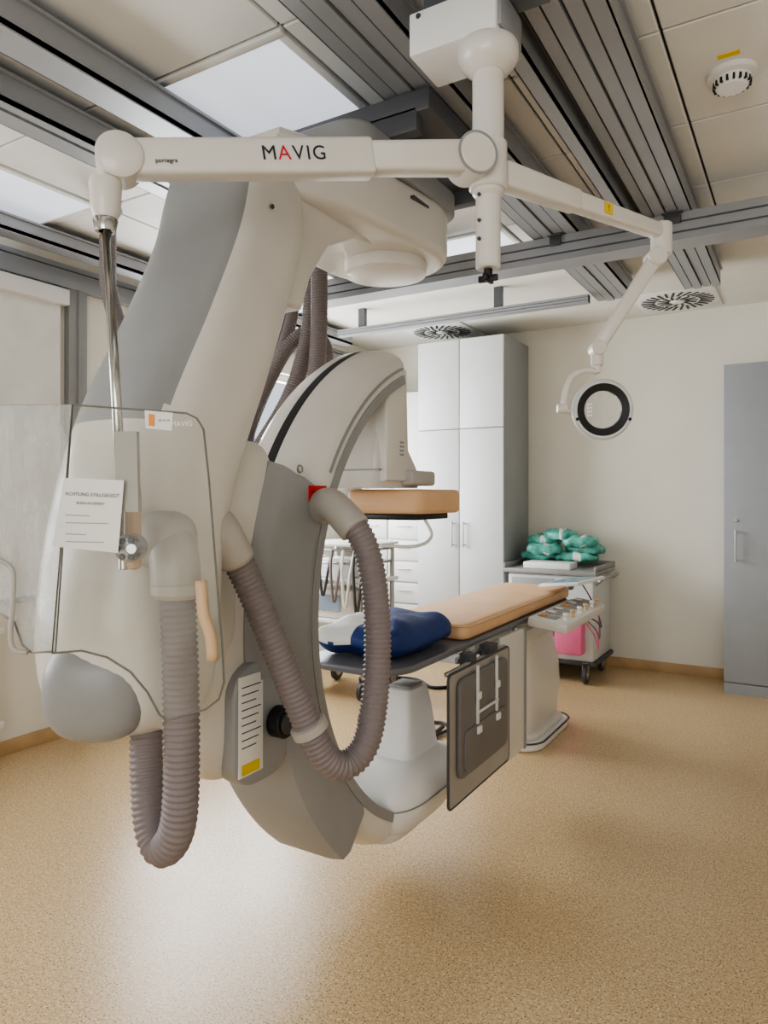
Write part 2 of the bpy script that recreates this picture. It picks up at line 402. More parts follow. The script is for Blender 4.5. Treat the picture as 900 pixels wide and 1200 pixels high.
box('back_panel',(-3.8,6.4,1.34),(-3.085,YB-.02,1.45),M_cab)
for k in range(6):
    for a in (-3.795,-3.435): 
        box('drawer',(a,5.85,.1+.2*k),(a+.345,5.872,.285+.2*k),M_white,.005); cyl('drawer_handle',(a+.1,5.83,.22+.2*k),(a+.25,5.83,.22+.2*k),.006,M_steel)
group('drawer_cabinet',(-3.4,6.1,0))
box('carcass',(-.544,6.01,0),(.9,YB-.02,2.51),M_cabr,.002)
for a,b in ((-.542,.172),(.178,.898)): box('door',(a,5.99,.09),(b,6.012,2.505),M_cabr,.003)
box('plinth',(-.54,5.995,0),(.89,6.03,.08),M_cabr)
handle(-.46,5.99,1.0,1.25)
cyl('lock',(-.46,5.99,1.32),(-.46,5.98,1.32),.012,M_steel)
group('wardrobe_cabinet',(.18,6.2,0))
def caster(x,y,r=.05,m=M_dgrey):
    cyl('caster_wheel',(x-.016,y,r),(x+.016,y,r),r,m); cyl('caster_hub',(x-.02,y,r),(x+.02,y,r),r*.5,M_steel)
    boxes('caster_fork',[((x-.026,y-.02,r),(x-.02,y+.02,2*r+.03)),((x+.02,y-.02,r),(x+.026,y+.02,2*r+.03)),((x-.026,y-.02,2*r+.02),(x+.026,y+.02,2*r+.03))],M_steel)
for x in (-2.12,-1.52):
    for y in (5.72,6.22): caster(x,y,.07)
box('body',(-2.18,5.72,.17),(-1.46,6.3,.86),M_cab,.02)
for k in range(4): box('drawer_front',(-2.14,5.70,.20+.16*k),(-1.78,5.725,.345+.16*k),M_cabs if k%2 else M_white,.006)
box('top_tray',(-2.21,5.69,.86),(-1.43,6.33,.90),M_grey,.012)
boxes('top_rim',[((-2.21,5.69,.9),(-2.19,6.33,.94)),((-1.45,5.69,.9),(-1.43,6.33,.94)),((-2.21,6.31,.9),(-1.43,6.33,.94))],M_grey,.005)
box('document_tray',(-2.05,5.73,.9),(-1.65,5.95,.955),M_white,.01)
box('pink_bin',(-1.74,5.60,.24),(-1.52,5.715,.62),M_pink,.02); box('pink_bin_lid',(-1.745,5.595,.62),(-1.515,5.72,.64),M_cloth,.006)
box('bumper',(-2.2,5.70,.14),(-1.44,6.32,.175),M_dgrey,.01)
tube('push_handle',[(-1.44,5.74,.80),(-1.39,5.74,.84),(-1.39,6.25,.84),(-1.44,6.25,.80)],.012,M_steel,seg=10)
group('supply_cart',(-1.8,6.0,0))
pk=[(-2.02,6.12,.985,.17),(-1.70,6.1,.985,.18),(-1.95,6.0,1.05,.15),(-1.64,6.16,1.05,.16),(-2.0,6.14,1.12,.14),(-1.66,6.08,1.12,.15),(-1.84,6.1,1.17,.13)]
for k,(x,y,z,a) in enumerate(pk):
    def wp(p,k=k): 
        q=p.copy(); q.z+= .008*math.sin(p.x*60+k)+.006*math.sin(p.y*70+k*2); q.z*=1-.35*(abs(p.x)/.17)**3 if abs(p.x)<.17 else .6; return q
    sbox('pack_%d'%k,(x,y,z),(a,.12,.045),[M_green,M_cloth],.55,Matrix.Rotation(.2*((k%3)-1),3,'Z'),36,wp,lambda c,x=x:1 if abs(c.x-x-.03)<.018 else 0)
group('sterile_drape_packs',(-1.8,6.1,.95))
# ---------------------------------------------------------------- equipment cart behind table
X0,X1,Y0,Y1=-3.35,-2.75,4.35,4.85
for x in (X0+.04,X1-.04):
    for y in (Y0+.04,Y1-.04):
        caster(x,y,.075); cyl('post',(x,y,.15),(x,y,1.15),.018,M_steel)
for z in (.2,.55,.85): box('shelf',(X0,Y0,z),(X1,Y1,z+.03),M_white,.008)
box('device',(X0+.06,Y0+.05,.58),(X1-.1,Y1-.05,.8),M_cream,.02); box('device_screen',(X0+.12,Y0+.04,.64),(X1-.25,Y0+.052,.76),M_scr)
box('storage_box',(X0+.05,Y0+.05,.23),(X1-.05,Y1-.08,.45),M_cab,.02)
box('upper_device',(X0+.08,Y0+.1,.88),(X1-.2,Y1-.1,1.02),M_white,.015)
for z in (1.0,1.1): tube('rail_%d'%int(z*10),[(X0+.04,Y0+.04,z),(X1-.04,Y0+.04,z),(X1-.04,Y1-.04,z)],.010,M_steel,spline=False)
for k in range(5): tube('hanging_tube_%d'%k,[(X0+.10+.1*k,Y0+.02,1.1),(X0+.12+.1*k,Y0-.03,.95),(X0+.15+.1*k,Y0-.03,.8-.04*k),(X0+.19+.1*k,Y0-.02,.95),(X0+.20+.1*k,Y0+.02,1.1)],.011,(M_paper,M_dgrey,M_hose)[k%3],seg=8)
box('tray',(X0,Y0,1.13),(X1,Y1,1.15),M_white,.006)
group('equipment_cart',((X0+X1)/2,(Y0+Y1)/2,0))
tube('cable_1',[(-2.3,4.3,.012),(-2.0,4.0,.012),(-1.95,3.75,.012),(-2.2,3.7,.012),(-2.35,3.95,.012),(-2.1,4.2,.012),(-1.95,4.15,.012)],.011,M_dgrey,seg=8)
tube('cable_2',[(-2.7,4.25,.012),(-2.5,3.9,.014),(-2.1,3.55,.03),(-2.0,3.75,.035),(-1.95,4.15,.012)],.011,M_black,seg=8)
tube('cable_3',[(-2.0,3.6,.02),(-1.8,3.5,.03),(-1.75,3.7,.02),(-1.95,3.85,.03),(-2.0,4.1,.03)],.014,M_black,seg=8)
tube('cable_4',[(-3.1,5.0,.012),(-2.75,5.1,.012),(-2.5,4.95,.012),(-2.3,5.1,.012),(-2.0,4.85,.012)],.014,M_black,seg=8)
group('floor_cables',(-2.1,3.9,0))
# ---------------------------------------------------------------- patient table
prism('table_top',rrect(-1.73,-1.27,2.22,4.5,.16,8),.835,.862,M_carbon,'z',.008)
box('table_frame',(-1.70,3.0,.775),(-1.30,4.48,.835),M_white,.012)
boxes('accessory_rail',[((-1.262,2.7,.80),(-1.25,4.4,.825)),((-1.75,2.7,.80),(-1.738,4.4,.825))]+[((-1.275,y,.805),(-1.25,y+.03,.84)) for y in (2.8,3.4,4.1)]+[((-1.745,y,.805),(-1.72,y+.03,.84)) for y in (2.8,3.4,4.1)],M_steel,.002)
box('table_carriage',(-1.66,3.55,.66),(-1.36,4.46,.775),M_cream,.02)
stack('pedestal',[(.20,.29,.085,-1.61,4.35,.3),(.21,.30,.12,-1.61,4.35,.3),(.225,.315,.3,-1.605,4.34,.32),(.215,.305,.45,-1.60,4.33,.32),(.19,.28,.56,-1.59,4.30,.34),(.17,.25,.64,-1.57,4.25,.34),(.16,.24,.67,-1.56,4.24,.34)],M_cream)
prism('foot_plate',rrect(-1.88,-1.34,3.98,4.72,.14,8),0,.05,M_white,'z',.012)
prism('foot_plate_upper',rrect(-1.85,-1.37,4.0,4.69,.14,8),.05,.085,M_cream,'z',.012)
tube('foot_trim',[(x,y,.05) for x,y in rrect(-1.885,-1.335,3.975,4.725,.14,8)]+[(-1.335,4.585,.05)],.006,M_dgrey,spline=False,seg=8)
prism('side_panel',rrect(3.16,3.50,.22,.83,.03),-1.262,-1.235,M_cream,'x',.006)
prism('side_panel_edge',rrect(3.465,3.50,.215,.835,.01),-1.266,-1.231,M_grey,'x',.003)
group('patient_table',(-1.5,4.2,0))
prism('mattress',rrect(-1.72,-1.28,2.86,4.46,.05),.864,.935,M_beige,'z',.022)
tube('mattress_piping',[(x,y,.925) for x,y in rrect(-1.722,-1.278,2.858,4.462,.05)]+[(-1.278,4.412,.925)],.004,M_beige,spline=False,seg=6)
group('table_mattress',(-1.5,3.6,.87))
def pw(p):
    q=p.copy()
    ed=max(abs(p.x)/.21,abs(p.y)/.27); q.z*=1-.55*min(1,ed)**5
    q.z+=.006*math.sin(p.x*30+p.y*18)+.004*math.sin(p.y*45); return q
sbox('cushion',(-1.51,2.56,.935),(.215,.275,.072),[M_blue,M_cloth],.45,None,56,pw,lambda c:1 if (c.x<-1.50+.2*(2.5-c.y)-.03 and c.y<2.62 and c.z>.925) else 0)
tube('piping',[(-1.51+.205*sgnp(math.cos(a),.55),2.56+.262*sgnp(math.sin(a),.55),.934) for a in [2*math.pi*k/48 for k in range(49)]],.004,M_blue,spline=False,seg=8)
group('head_pillow',(-1.5,2.57,.87))
# lead curtain
prism('curtain_sheet',rrect(2.51,3.16,.27,.80,.025),-1.206,-1.198,M_curt,'x')
tube('trim',[(-1.202,a,b) for a,b in rrect(2.51,3.16,.27,.80,.025)]+[(-1.202,3.16,.775)],.006,M_dgrey,spline=False,seg=8)
prism('pad',rrect(2.57,3.09,.37,.77,.04),-1.196,-1.175,M_leadg,'x',.008)
prism('pad_pocket',rrect(2.60,3.06,.39,.56,.03),-1.178,-1.166,M_leadg,'x',.005)
boxes('straps',[((-1.175,2.72,.54),(-1.168,2.742,.80)),((-1.175,2.93,.54),(-1.168,2.952,.80)),((-1.172,2.72,.60),(-1.165,2.95,.612))],M_cloth,.002)
boxes('buckles',[((-1.172,2.712,.66),(-1.16,2.75,.69)),((-1.172,2.922,.66),(-1.16,2.96,.69)),((-1.172,2.71,.52),(-1.158,2.752,.55)),((-1.172,2.92,.52),(-1.158,2.962,.55))],M_white,.004)
tube('hang_bar',[(-1.215,2.52,.80),(-1.215,3.14,.80)],.01,M_steel,spline=False); box('clamp',(-1.262,2.95,.785),(-1.2,3.03,.84),M_dgrey,.006); box('clamp',(-1.262,2.74,.785),(-1.2,2.79,.84),M_dgrey,.006)
group('lead_curtain',(-1.2,2.8,.3))
# control panel
Mx=Matrix.Translation((-1.14,3.95,.85))@Matrix.Rotation(.12,4,'Y')
box('housing',(-.1,-.42,-.03),(.11,.36,.02),M_cream,.012,Mx)
for k in range(6):
    y=-.36+.13*k
    box('key_block_%d'%k,(-.07,y,.02),(.03,y+.09,.026),M_grey,.003,Mx)
    lathe('joystick_%d'%k,[(.012,0),(.008,.02),(.015,.028),(.013,.038),(.0,.042)],Mx@Vector((.07,y+.04,.018)),(0,0,1),M_tan if k%2 else M_white,16)
    box('key_%d'%k,(-.06,y+.01,.026),(-.02,y+.04,.031),M_orange if k%3==0 else M_white,.001,Mx)
box('clamp',(-1.262,3.9,.79),(-1.22,4.0,.83),M_dgrey,.004)
for k in range(3): tube('cable_%d'%k,[(-1.12,4.1,.82),(-1.08,4.28,.76-.05*k),(-1.08,4.42-.04*k,.70-.06*k),(-1.12,4.5,.76),(-1.17,4.48,.88),(-1.2,4.42,.96)],.0045,(M_dgrey,M_hose,M_pink)[k],seg=8)
group('table_control_panel',(-1.14,3.9,.85))
Mt=Matrix.Translation((-1.22,4.28,.985))@Matrix.Rotation(-.12,4,'Y')@Matrix.Rotation(-.2,4,'Z')
box('body',(-.13,-.18,-.012),(.13,.18,.01),M_white,.008,Mt); box('screen',(-.105,-.15,.01),(.105,.15,.0115),M_scr,0,Mt)
cyl('stand',(-1.25,4.34,.937),(-1.23,4.31,.98),.02,M_grey)
group('tablet_monitor',(-1.24,4.38,.98))
# ---------------------------------------------------------------- angiography C-arm
YC,ZC=2.75,1.10
prof=[(-1.66,.93),(-1.66,1.0),(-1.645,1.025),(-1.61,1.04),(-1.56,1.043),(-1.52,1.043),(-1.45,1.038),(-1.39,1.02),(-1.36,1.0),(-1.35,.975),(-1.35,.93)]
arcsweep('c_arc',prof,YC,ZC,110,243,[M_cream,M_black],80,[0,0,0,0,1,0,0,0,0,0,0])
arcsweep('c_arc_groove',[(-1.62,.90),(-1.62,.935),(-1.345,.935),(-1.345,.90)],YC,ZC,111,243,M_grey,60)
arcsweep('c_arc_side_strip',[(-1.352,.955),(-1.352,.965),(-1.345,.965),(-1.345,.955)],YC,ZC,111,150,M_grey,40)
sp=[(-1.67,.94),(-1.68,.97),(-1.68,1.09),(-1.66,1.12),(-1.62,1.13),(-1.40,1.13),(-1.35,1.12),(-1.335,1.09),(-1.335,.96),(-1.35,.93),(-1.38,.92),(-1.64,.92)]
arcsweep('c_arc_sleeve',sp,YC,ZC,155,228,M_grey,60)
sp2=[(-1.62,.97),(-1.63,1.19),(-1.60,1.22),(-1.37,1.22),(-1.34,1.19),(-1.333,1.16),(-1.333,.97)]
arcsweep('sleeve_shoulder',sp2,YC,ZC,155.5,186,M_grey,30)
sbox('shoulder_cover',(-1.50,1.56,1.47),(.13,.13,.20),M_cream,.45)
sbox('pivot_housing',(-1.50,1.59,1.03),(.125,.19,.34),M_cream,.42)
sbox('pivot_joint',(-1.50,1.42,1.18),(.13,.14,.18),M_cream,.6)
lathe('shoulder_screw',[(.014,0),(.012,.006),(.006,.008)],(-1.333,1.735,1.585),(1,0,0),M_chrome,16)
box('number_label',(-1.335,1.78,1.485),(-1.328,1.87,1.535),M_red); text('label_digits','184',(-1.3275,1.81,1.510),.026,(0,1,0),(0,0,1),M_ink)
prism('service_bracket',rrect(1.46,1.70,.68,1.03,.09),-1.42,-1.345,M_alu,'x',.012)
box('type_plate',(-1.346,1.475,.72),(-1.341,1.575,1.0),M_paper,.001)
for k in range(9): box('plate_line_%d'%k,(-1.3415,1.485,.80+.021*k),(-1.3405,1.485+.06+.02*(k%3)/2,.803+.021*k),M_ink)
box('laser_label',(-1.3415,1.485,.725),(-1.3405,1.56,.755),M_yel)
cyl('brake_knob',(-1.345,1.635,.84),(-1.30,1.635,.84),.046,M_black); cyl('brake_knob_cap',(-1.30,1.635,.84),(-1.293,1.635,.84),.032,M_dgrey)
# detector
bm=bmesh.new()
pr=[(-1.72,-1.39,2.30,2.64,1.535),(-1.725,-1.385,2.29,2.65,1.56),(-1.725,-1.385,2.29,2.62,1.62),(-1.71,-1.385,2.30,2.52,1.72),(-1.67,-1.39,2.31,2.49,1.82),(-1.63,-1.40,2.33,2.48,1.92),(-1.60,-1.41,2.36,2.47,1.99)]
prev=None
for x0,x1,y0,y1,z in pr:
    ring=[bm.verts.new((a,b,z)) for a,b in rrect(x0,x1,y0,y1,.045,5)]
    if prev:
        for k in range(len(ring)): bm.faces.new((prev[k],prev[(k+1)%len(ring)],ring[(k+1)%len(ring)],ring[k]))
    else: bm.faces.new(ring)
    prev=ring
bm.faces.new(prev); finish('detector_housing',bm,M_cream,True,True,True)
prism('detector_side_cover',[(2.31,1.56),(2.31,1.86),(2.36,1.97),(2.43,2.02),(2.47,2.0),(2.49,1.6),(2.49,1.56)],-1.42,-1.362,M_cream,'x',.012)
box('detector_foot',(-1.42,2.46,1.545),(-1.33,2.66,1.605),M_elbow,.012)
box('detector_trim',(-1.728,2.287,1.60),(-1.384,2.60,1.606),M_grey)
for k in range(4): box('vent_%d'%k,(-1.363,2.41,1.66+.016*k),(-1.360,2.44,1.668+.016*k),M_grey)
prism('detector_pad',rrect(-1.66,-1.30,2.47,2.86,.04),1.43,1.53,M_beige,'z',.02)
box('pad_carrier',(-1.62,2.5,1.405),(-1.34,2.8,1.43),M_black,.006)
tube('pad_bracket',[(-1.36,2.6,1.42),(-1.33,2.62,1.34),(-1.36,2.55,1.30),(-1.5,2.48,1.30)],.007,M_white,seg=10)
tc_=[(.06,.09,.165,-1.48,2.56,.6),(.13,.19,.175,-1.48,2.57,.6),(.17,.25,.21,-1.48,2.58,.58),(.19,.28,.27,-1.48,2.59,.58),(.195,.285,.32,-1.48,2.59,.58),(.185,.27,.37,-1.48,2.60,.58),(.165,.235,.41,-1.48,2.62,.5),(.115,.145,.435,-1.48,2.64,.35),(.105,.135,.46,-1.48,2.65,.3),(.09,.115,.57,-1.48,2.66,.28),(.075,.095,.66,-1.48,2.665,.28),(.065,.08,.69,-1.48,2.67,.3),(.03,.04,.695,-1.48,2.67,.3)]
stack('xray_tube_housing',tc_,M_white)
tube('tube_seam',[(-1.48+.197*sgnp(math.cos(w),.58),2.59+.287*sgnp(math.sin(w),.58),.30) for w in [2*math.pi*k/48 for k in range(49)]],.003,M_grey,spline=False,seg=8)
box('collimator_window',(-1.53,2.61,.690),(-1.43,2.73,.703),M_grey,.006)
sbox('tube_foot',(-1.49,2.53,.175),(.13,.2,.035),M_cream,.6)
# L-arm
secs=[((-1.45,1.2,.93),.02,.02,1),((-1.45,1.2,.935),.10,.10,1),((-1.45,1.2,.97),.165,.165,.95),((-1.45,1.2,1.05),.198,.198,.9),((-1.45,1.2,1.2),.205,.205,.85),((-1.465,1.24,1.42),.20,.19,.7),((-1.485,1.33,1.66),.20,.175,.55),((-1.51,1.48,1.93),.195,.16,.42),((-1.54,1.62,2.2),.195,.15,.38),((-1.55,1.68,2.38),.195,.15,.38),((-1.56,1.70,2.50),.18,.135,.4),((-1.57,1.71,2.56),.15,.105,.45),((-1.57,1.71,2.58),.12,.08,.5)]
def lm(k,c):
    w=k*360
    return 1 if (c.z>1.70 and 32<w<160) else 0
loft('support_arm',secs,[M_cream,M_grey,M_dgrey],matf=lm)
sbox('arm_end_cap',(-1.40,1.07,1.06),(.12,.09,.12),M_grey,.8,Matrix.Rotation(math.radians(35),3,'Z'))
prism('arm_fillet',[(1.7,2.62),(2.35,2.66),(2.35,2.46),(2.15,2.43),(1.98,2.35),(1.88,2.22),(1.83,2.1),(1.7,2.1)],-1.70,-1.39,M_cream,'x',.02)
o=[]
for k in range(17):
    o.append((-1.5+.27*math.cos(math.radians(180)-math.radians(180*k/16)),2.5+.27*math.sin(math.radians(180*k/16))))
o+=[(-1.30,1.95),(-1.40,1.72),(-1.70,1.72),(-1.74,1.95)]
prism('ceiling_arm_housing',o,2.45,2.66,M_cream,'z',.035)
box('housing_handle_slot',(-1.262,2.30,2.60),(-1.24,2.50,2.61),M_dgrey)
lathe('swivel_disc',[(.165,0),(.17,.01),(.165,.05),(.12,.062),(0,.064)],(-1.48,2.5,2.455),(0,0,-1),M_cream,48)
cyl('swivel_column',(-1.5,2.5,2.65),(-1.5,2.5,2.82),.22,M_grey,seg=40)
prism('column_cover',rrect(-1.75,-1.25,1.95,2.75,.1),2.66,2.76,M_grey,'z',.015)
box('trolley_plate',(-2.15,2.15,2.82),(-1.1,2.85,2.90),M_alud,.01)
boxes('trolley_side',[((-2.1,2.15,2.76),(-1.15,2.2,2.84)),((-2.1,2.8,2.76),(-1.15,2.85,2.84))],M_alud,.004)
for (x,y) in ((-1.17,2.25),(-1.17,2.72),(-2.13,2.25),(-2.13,2.72)): box('trolley_roller',(x-.05,y-.05,2.89),(x+.05,y+.05,2.915),M_dgrey,.005)
for z,y in ((2.35,1.5),(2.0,1.43)): lathe('arm_screw',[(.008,0),(.006,.004)],(-1.345,y+.12,z),(1,0,0),M_dgrey,12)
tube('cable_hose',[F(*p) for p in ((-.46,1.58,1.30),(-.452,1.58,1.086),(-.452,1.58,.839),(-.469,1.59,.74),(-.51,1.62,.70),(-.548,1.66,.76),(-.575,1.72,.946),(-.582,1.78,1.06))],.041,M_hose,.13,20)
tube('hose_elbow',[F(*p) for p in ((-.56,1.70,1.40),(-.50,1.63,1.405),(-.468,1.585,1.36),(-.462,1.58,1.29))],.055,M_elbow,seg=24)
lathe('hose_collar',[(.05,0),(.058,.01),(.058,.03),(.05,.04)],F(-.46,1.58,1.275),(0,0,1),M_elbow)
sbox('elbow_joint',F(-.50,1.62,1.40),(.068,.068,.068),M_elbow,.8)
tube('cable_hose_c_arc',[F(*p) for p in ((-.418,1.85,1.398),(-.365,1.90,1.276),(-.281,1.93,1.059),(-.204,1.96,.856),(-.156,1.98,.765),(-.097,2.01,.745),(-.044,2.04,.815),(-.02,2.08,1.005),(-.025,2.10,1.202),(-.056,2.12,1.352),(-.116,2.15,1.44),(-.17,2.2,1.475))],.042,M_hose,.13,20)
lathe('clamp_ring',[(.044,-.016),(.052,-.012),(.052,.012),(.044,.016)],F(-.206,1.96,.862),F(-.156,1.98,.765)-F(-.23,1.95,.93),M_elbow)
tube('hose_elbow_upper',[F(*p) for p in ((-.21,2.28,1.46),(-.17,2.2,1.478),(-.12,2.15,1.44),(-.085,2.13,1.40))],.05,M_elbow,seg=24)
tube('hose_elbow_left',[F(*p) for p in ((-.46,1.92,1.42),(-.43,1.85,1.42),(-.405,1.86,1.37),(-.39,1.88,1.33))],.05,M_elbow,seg=24)
group('angiography_c_arm',(-1.5,2.5,3.0))
def hz(pts,r): tube('hose',pts,r,M_hose,.12,16)
hz([(-2.14,2.95,2.92),(-2.14,2.95,2.6),(-2.13,2.93,2.3),(-2.1,2.85,2.0),(-2.05,2.7,1.7)],.045)
hz([(-2.24,3.02,2.92),(-2.24,3.02,2.6),(-2.26,3.0,2.3),(-2.3,2.9,2.0),(-2.4,2.75,1.7)],.045)
hz([(-2.52,3.2,2.92),(-2.5,3.2,2.6),(-2.46,3.05,2.3),(-2.42,2.85,2.05),(-2.5,2.7,1.7)],.035)
hz([(-2.62,3.25,2.92),(-2.62,3.25,2.5),(-2.62,3.1,2.2),(-2.6,2.95,1.9),(-2.5,2.8,1.7)],.035)
hz([(-2.75,3.3,2.92),(-2.75,3.25,2.5),(-2.8,3.1,2.2),(-2.7,2.95,1.8)],.035)
hz([(-2.2,3.1,2.15),(-2.2,3.08,2.3),(-2.28,3.05,2.38),(-2.38,2.98,2.28),(-2.45,2.85,2.0),(-2.5,2.75,1.7)],.04)
box('hose_manifold',(-2.9,2.6,1.62),(-2.0,2.9,1.72),M_grey,.02); box('hose_bracket',(-2.85,2.88,2.90),(-2.05,3.34,2.93),M_alud,.005)
group('ceiling_hose_bundle',(-2.3,3,2.9))
hz([(-3.2,2.5,3.0),(-3.2,2.5,2.8),(-3.19,2.5,2.6),(-3.12,2.54,2.35),(-2.95,2.62,2.1),(-2.75,2.7,1.95)],.045)
lathe('flange',[(.07,0),(.075,.015),(.06,.04)],(-3.2,2.5,3.04),(0,0,-1),M_grey)
group('ceiling_hose',(-3.2,2.5,3.0))
# ---------------------------------------------------------------- overhead boom
cx=F(.286,1.95,0); cx=Vector((cx.x,cx.y,0))
def at(z): return Vector((cx.x,cx.y,z))
box('mount_box',(-.96,1.75,2.735),(-.70,1.93,2.855),M_white,.006)
box('mount_box_side',(-.702,1.76,2.745),(-.690,1.92,2.845),M_alu,.003)
boxes('mount_clamp',[((-.93,1.78,2.85),(-.60,1.9,2.915))],M_alud,.004)
for x in (-.93,-.74): lathe('mount_screw',[(.008,0),(.006,.004)],(x,1.75,2.84),(0,-1,0),M_dgrey,10)
lathe('ceiling_flange',[(.078,0),(.083,.01),(.083,.04),(.07,.06),(.045,.08)],at(2.737),(0,0,-1),M_cream,40)
lathe('column',[(.043,0),(.043,.26),(.05,.265),(.05,.31),(.043,.315),(.043,.36),(.034,.37),(.034,.56),(.03,.565)],at(2.69),(0,0,-1),M_cream,32)
cyl('rotary_sleeve',at(2.47),at(2.34),.052,M_cream)
cyl('lower_spindle',at(2.14),at(2.10),.012,M_black)
boxes('star_knob',[((cx.x-.028,cx.y-.006,2.09),(cx.x+.028,cx.y+.006,2.108)),((cx.x-.006,cx.y-.028,2.09),(cx.x+.006,cx.y+.028,2.108))],M_black,.003)
for z in (2.25,2.2,2.32): cyl('bolt',at(z)+RT*-.025-FW*.02,at(z)+RT*-.03-FW*.028,.005,M_dgrey,seg=10)
hub=F(.235,1.90,2.405); end=F(-.596,1.60,2.258)
d=(end-hub).normalized(); side=Vector((d.y,-d.x,0)).normalized()
if side.dot(FW)>0: side=-side
lathe('elbow_disc',[(.05,-.06),(.056,-.055),(.056,.035),(.048,.042),(.046,.042),(.0,.044)],hub,side,M_cream,40)
lathe('elbow_disc_ring',[(.051,.036),(.057,.036),(.057,.040),(.051,.040)],hub,side,M_grey,40,closed=True)
beam('hub_link',hub+side*-.02,at(2.405),.06,.07,.06,.07,M_cream)
mid=hub.lerp(end,.32)
beam('spring_arm',hub,mid+d*.01,.06,.085,.062,.075,M_cream)
beam('spring_arm_cover',mid,end,.066,.092,.06,.082,M_cream)
lathe('end_knuckle',[(.045,-.045),(.051,-.04),(.051,.035),(.042,.042),(0,.044)],end,side,M_cream,40)
rr_=-d; uu_=rr_.cross(side)*-1; uu_=uu_ if uu_.z>0 else -uu_
c0=hub.lerp(end,.55)+side*.0335
for i,(ch,off) in enumerate((('M',-.066),('A',-.029),('V',.006),('I',.031),('G',.058))):
    text('logo_%d'%i,ch,c0+rr_*off,.048,rr_,uu_,M_mred if ch=='A' else M_ink,.0005)
text('model_text','portegra',hub.lerp(end,.89)+side*.0325+uu_*-.015,.014,rr_,uu_,M_ink,.0005)
e2=end+Vector((0,0,-.045))+d*.03
lathe('rod_cone',[(.034,0),(.036,.01),(.032,.07),(.020,.10),(.015,.115)],e2,(0,0,-1),M_cream)
lathe('rod_ring',[(.025,.0),(.027,.005),(.022,.03)],e2-Vector((0,0,.085)),(0,0,-1),M_chrome)
rb=F(-.535,1.46,1.45)
tube('suspension_rod',[e2-Vector((0,0,.09)),rb],.0105,M_chrome,spline=False)
box('handle_grip',(-.014,-.014,-.12),(.014,.014,.05),M_tan,.01,Matrix.Translation(rb+RT*.02+Vector((0,0,.02))))
cyl('lower_link',rb+Vector((0,0,.02)),rb+Vector((0,0,-.10)),.010,M_chrome)
g=F(-.508,1.43,1.397)
lathe('ball_clamp',[(.022,-.02),(.028,-.015),(.028,.02),(.02,.028),(0,.03)],g,-FW,M_steel,20)
for k in range(6):
    a=k*math.pi/3; cyl('clamp_tooth_%d'%k,g-FW*.018+(RT*math.cos(a)+UP*math.sin(a))*.018,g-FW*.034+(RT*math.cos(a)+UP*math.sin(a))*.018,.006,M_dgrey,seg=10)
group('overhead_support_boom',at(2.84))
# shield
D=1.38;kk=D/832
def SP(px,py,dd=0): 
    return F((px-450)*kk,D+dd,1.5-(py-582)*kk)
def sheet(name,P,m,th=.008):
    bm=bmesh.new(); n=len(P); a=[bm.verts.new(p) for p in P]; b=[bm.verts.new(p+FW*th) for p in P]
    bm.faces.new(a); bm.faces.new(b[::-1])
    for i in range(n): f=bm.faces.new((a[i],a[(i+1)%n],b[(i+1)%n],b[i])); f.material_index=1
    return finish(name,bm,m)
R_=[(84,474),(150,479),(218,484),(230,490),(238,503),(244,560),(252,660),(260,760),(262,800),(256,820),(240,832),(195,845),(186,838),(172,812),(152,788),(125,771),(95,763),(60,766)]
sheet('panel_right',[SP(*p) for p in R_],[M_acr,M_acredge])
L_=[(-90,466),(84,474),(60,766),(25,770),(12,762),(0,735),(-20,726),(-90,722)]
sheet('panel_left',[SP(p[0],p[1],(84-p[0])*.0006) for p in L_],[M_acr2,M_acredge])
tube('edge',[SP(p[0],p[1],.004) for p in R_],.0022,M_acredge,spline=False,seg=6)
tube('edge_2',[SP(p[0],p[1],.004+(84-p[0])*.0006) for p in L_[2:]],.0022,M_acredge,spline=False,seg=6)
def quad(name,pts,m,dd): 
    bm=bmesh.new(); bm.faces.new([bm.verts.new(SP(x,y,dd)) for x,y in pts]); return finish(name,bm,m)
quad('notice_paper',[(76,560),(146,563),(139,648),(62,640)],M_paper,-.003)
r=(SP(146,563)-SP(76,560)).normalized(); u=(SP(76,560)-SP(62,640)); u=(u-r*u.dot(r)).normalized()
text('notice_title','ACHTUNG STILLGELEGT',SP(109,580,-.004),.0095,r,u,M_ink,.0001)
text('notice_subtitle','BLEIGLAS DEFEKT',SP(107,590,-.004),.007,r,u,M_ink,.0001)
for i,(y,w) in enumerate(((603,28),(612,50),(625,24),(634,45))): quad('notice_line_%d'%i,[(78,y),(78+w,y+1),(78+w,y+2),(78,y+1)],M_grey,-.004)
quad('paper_stamp',[(170,481),(203,484),(202,505),(171,502)],M_paper,-.003)
quad('paper_stamp_mark',[(175,485),(182,486),(182,500),(175,499)],M_orange,-.004)
text('stamp_text','QC 01 24',SP(193,493,-.004),.0055,RT,UP,M_ink,.0001)
text('shield_logo','MAVIG',SP(213,497,-.002),.014,RT,UP,M_paper,.0001)
tube('side_handle',[SP(-40,650,.03),SP(2,665,.03),SP(6,700,.03),SP(4,760,.03),SP(30,768,.02)],.005,M_elbow,seg=10)
tube('grip_handle',[SP(236,680,-.005),SP(240,720,-.008),SP(248,745,-.008),SP(250,778,-.005)],.011,M_tan,seg=16)
sheet('mount_plate',[SP(*p,.01) for p in ((132,505),(158,505),(160,600),(134,600))],[M_elbow,M_elbow],.015)
cyl('mount_stud',SP(155,643,-.006),SP(155,643,.05),.012,M_steel)
group('radiation_shield',SP(120,600))
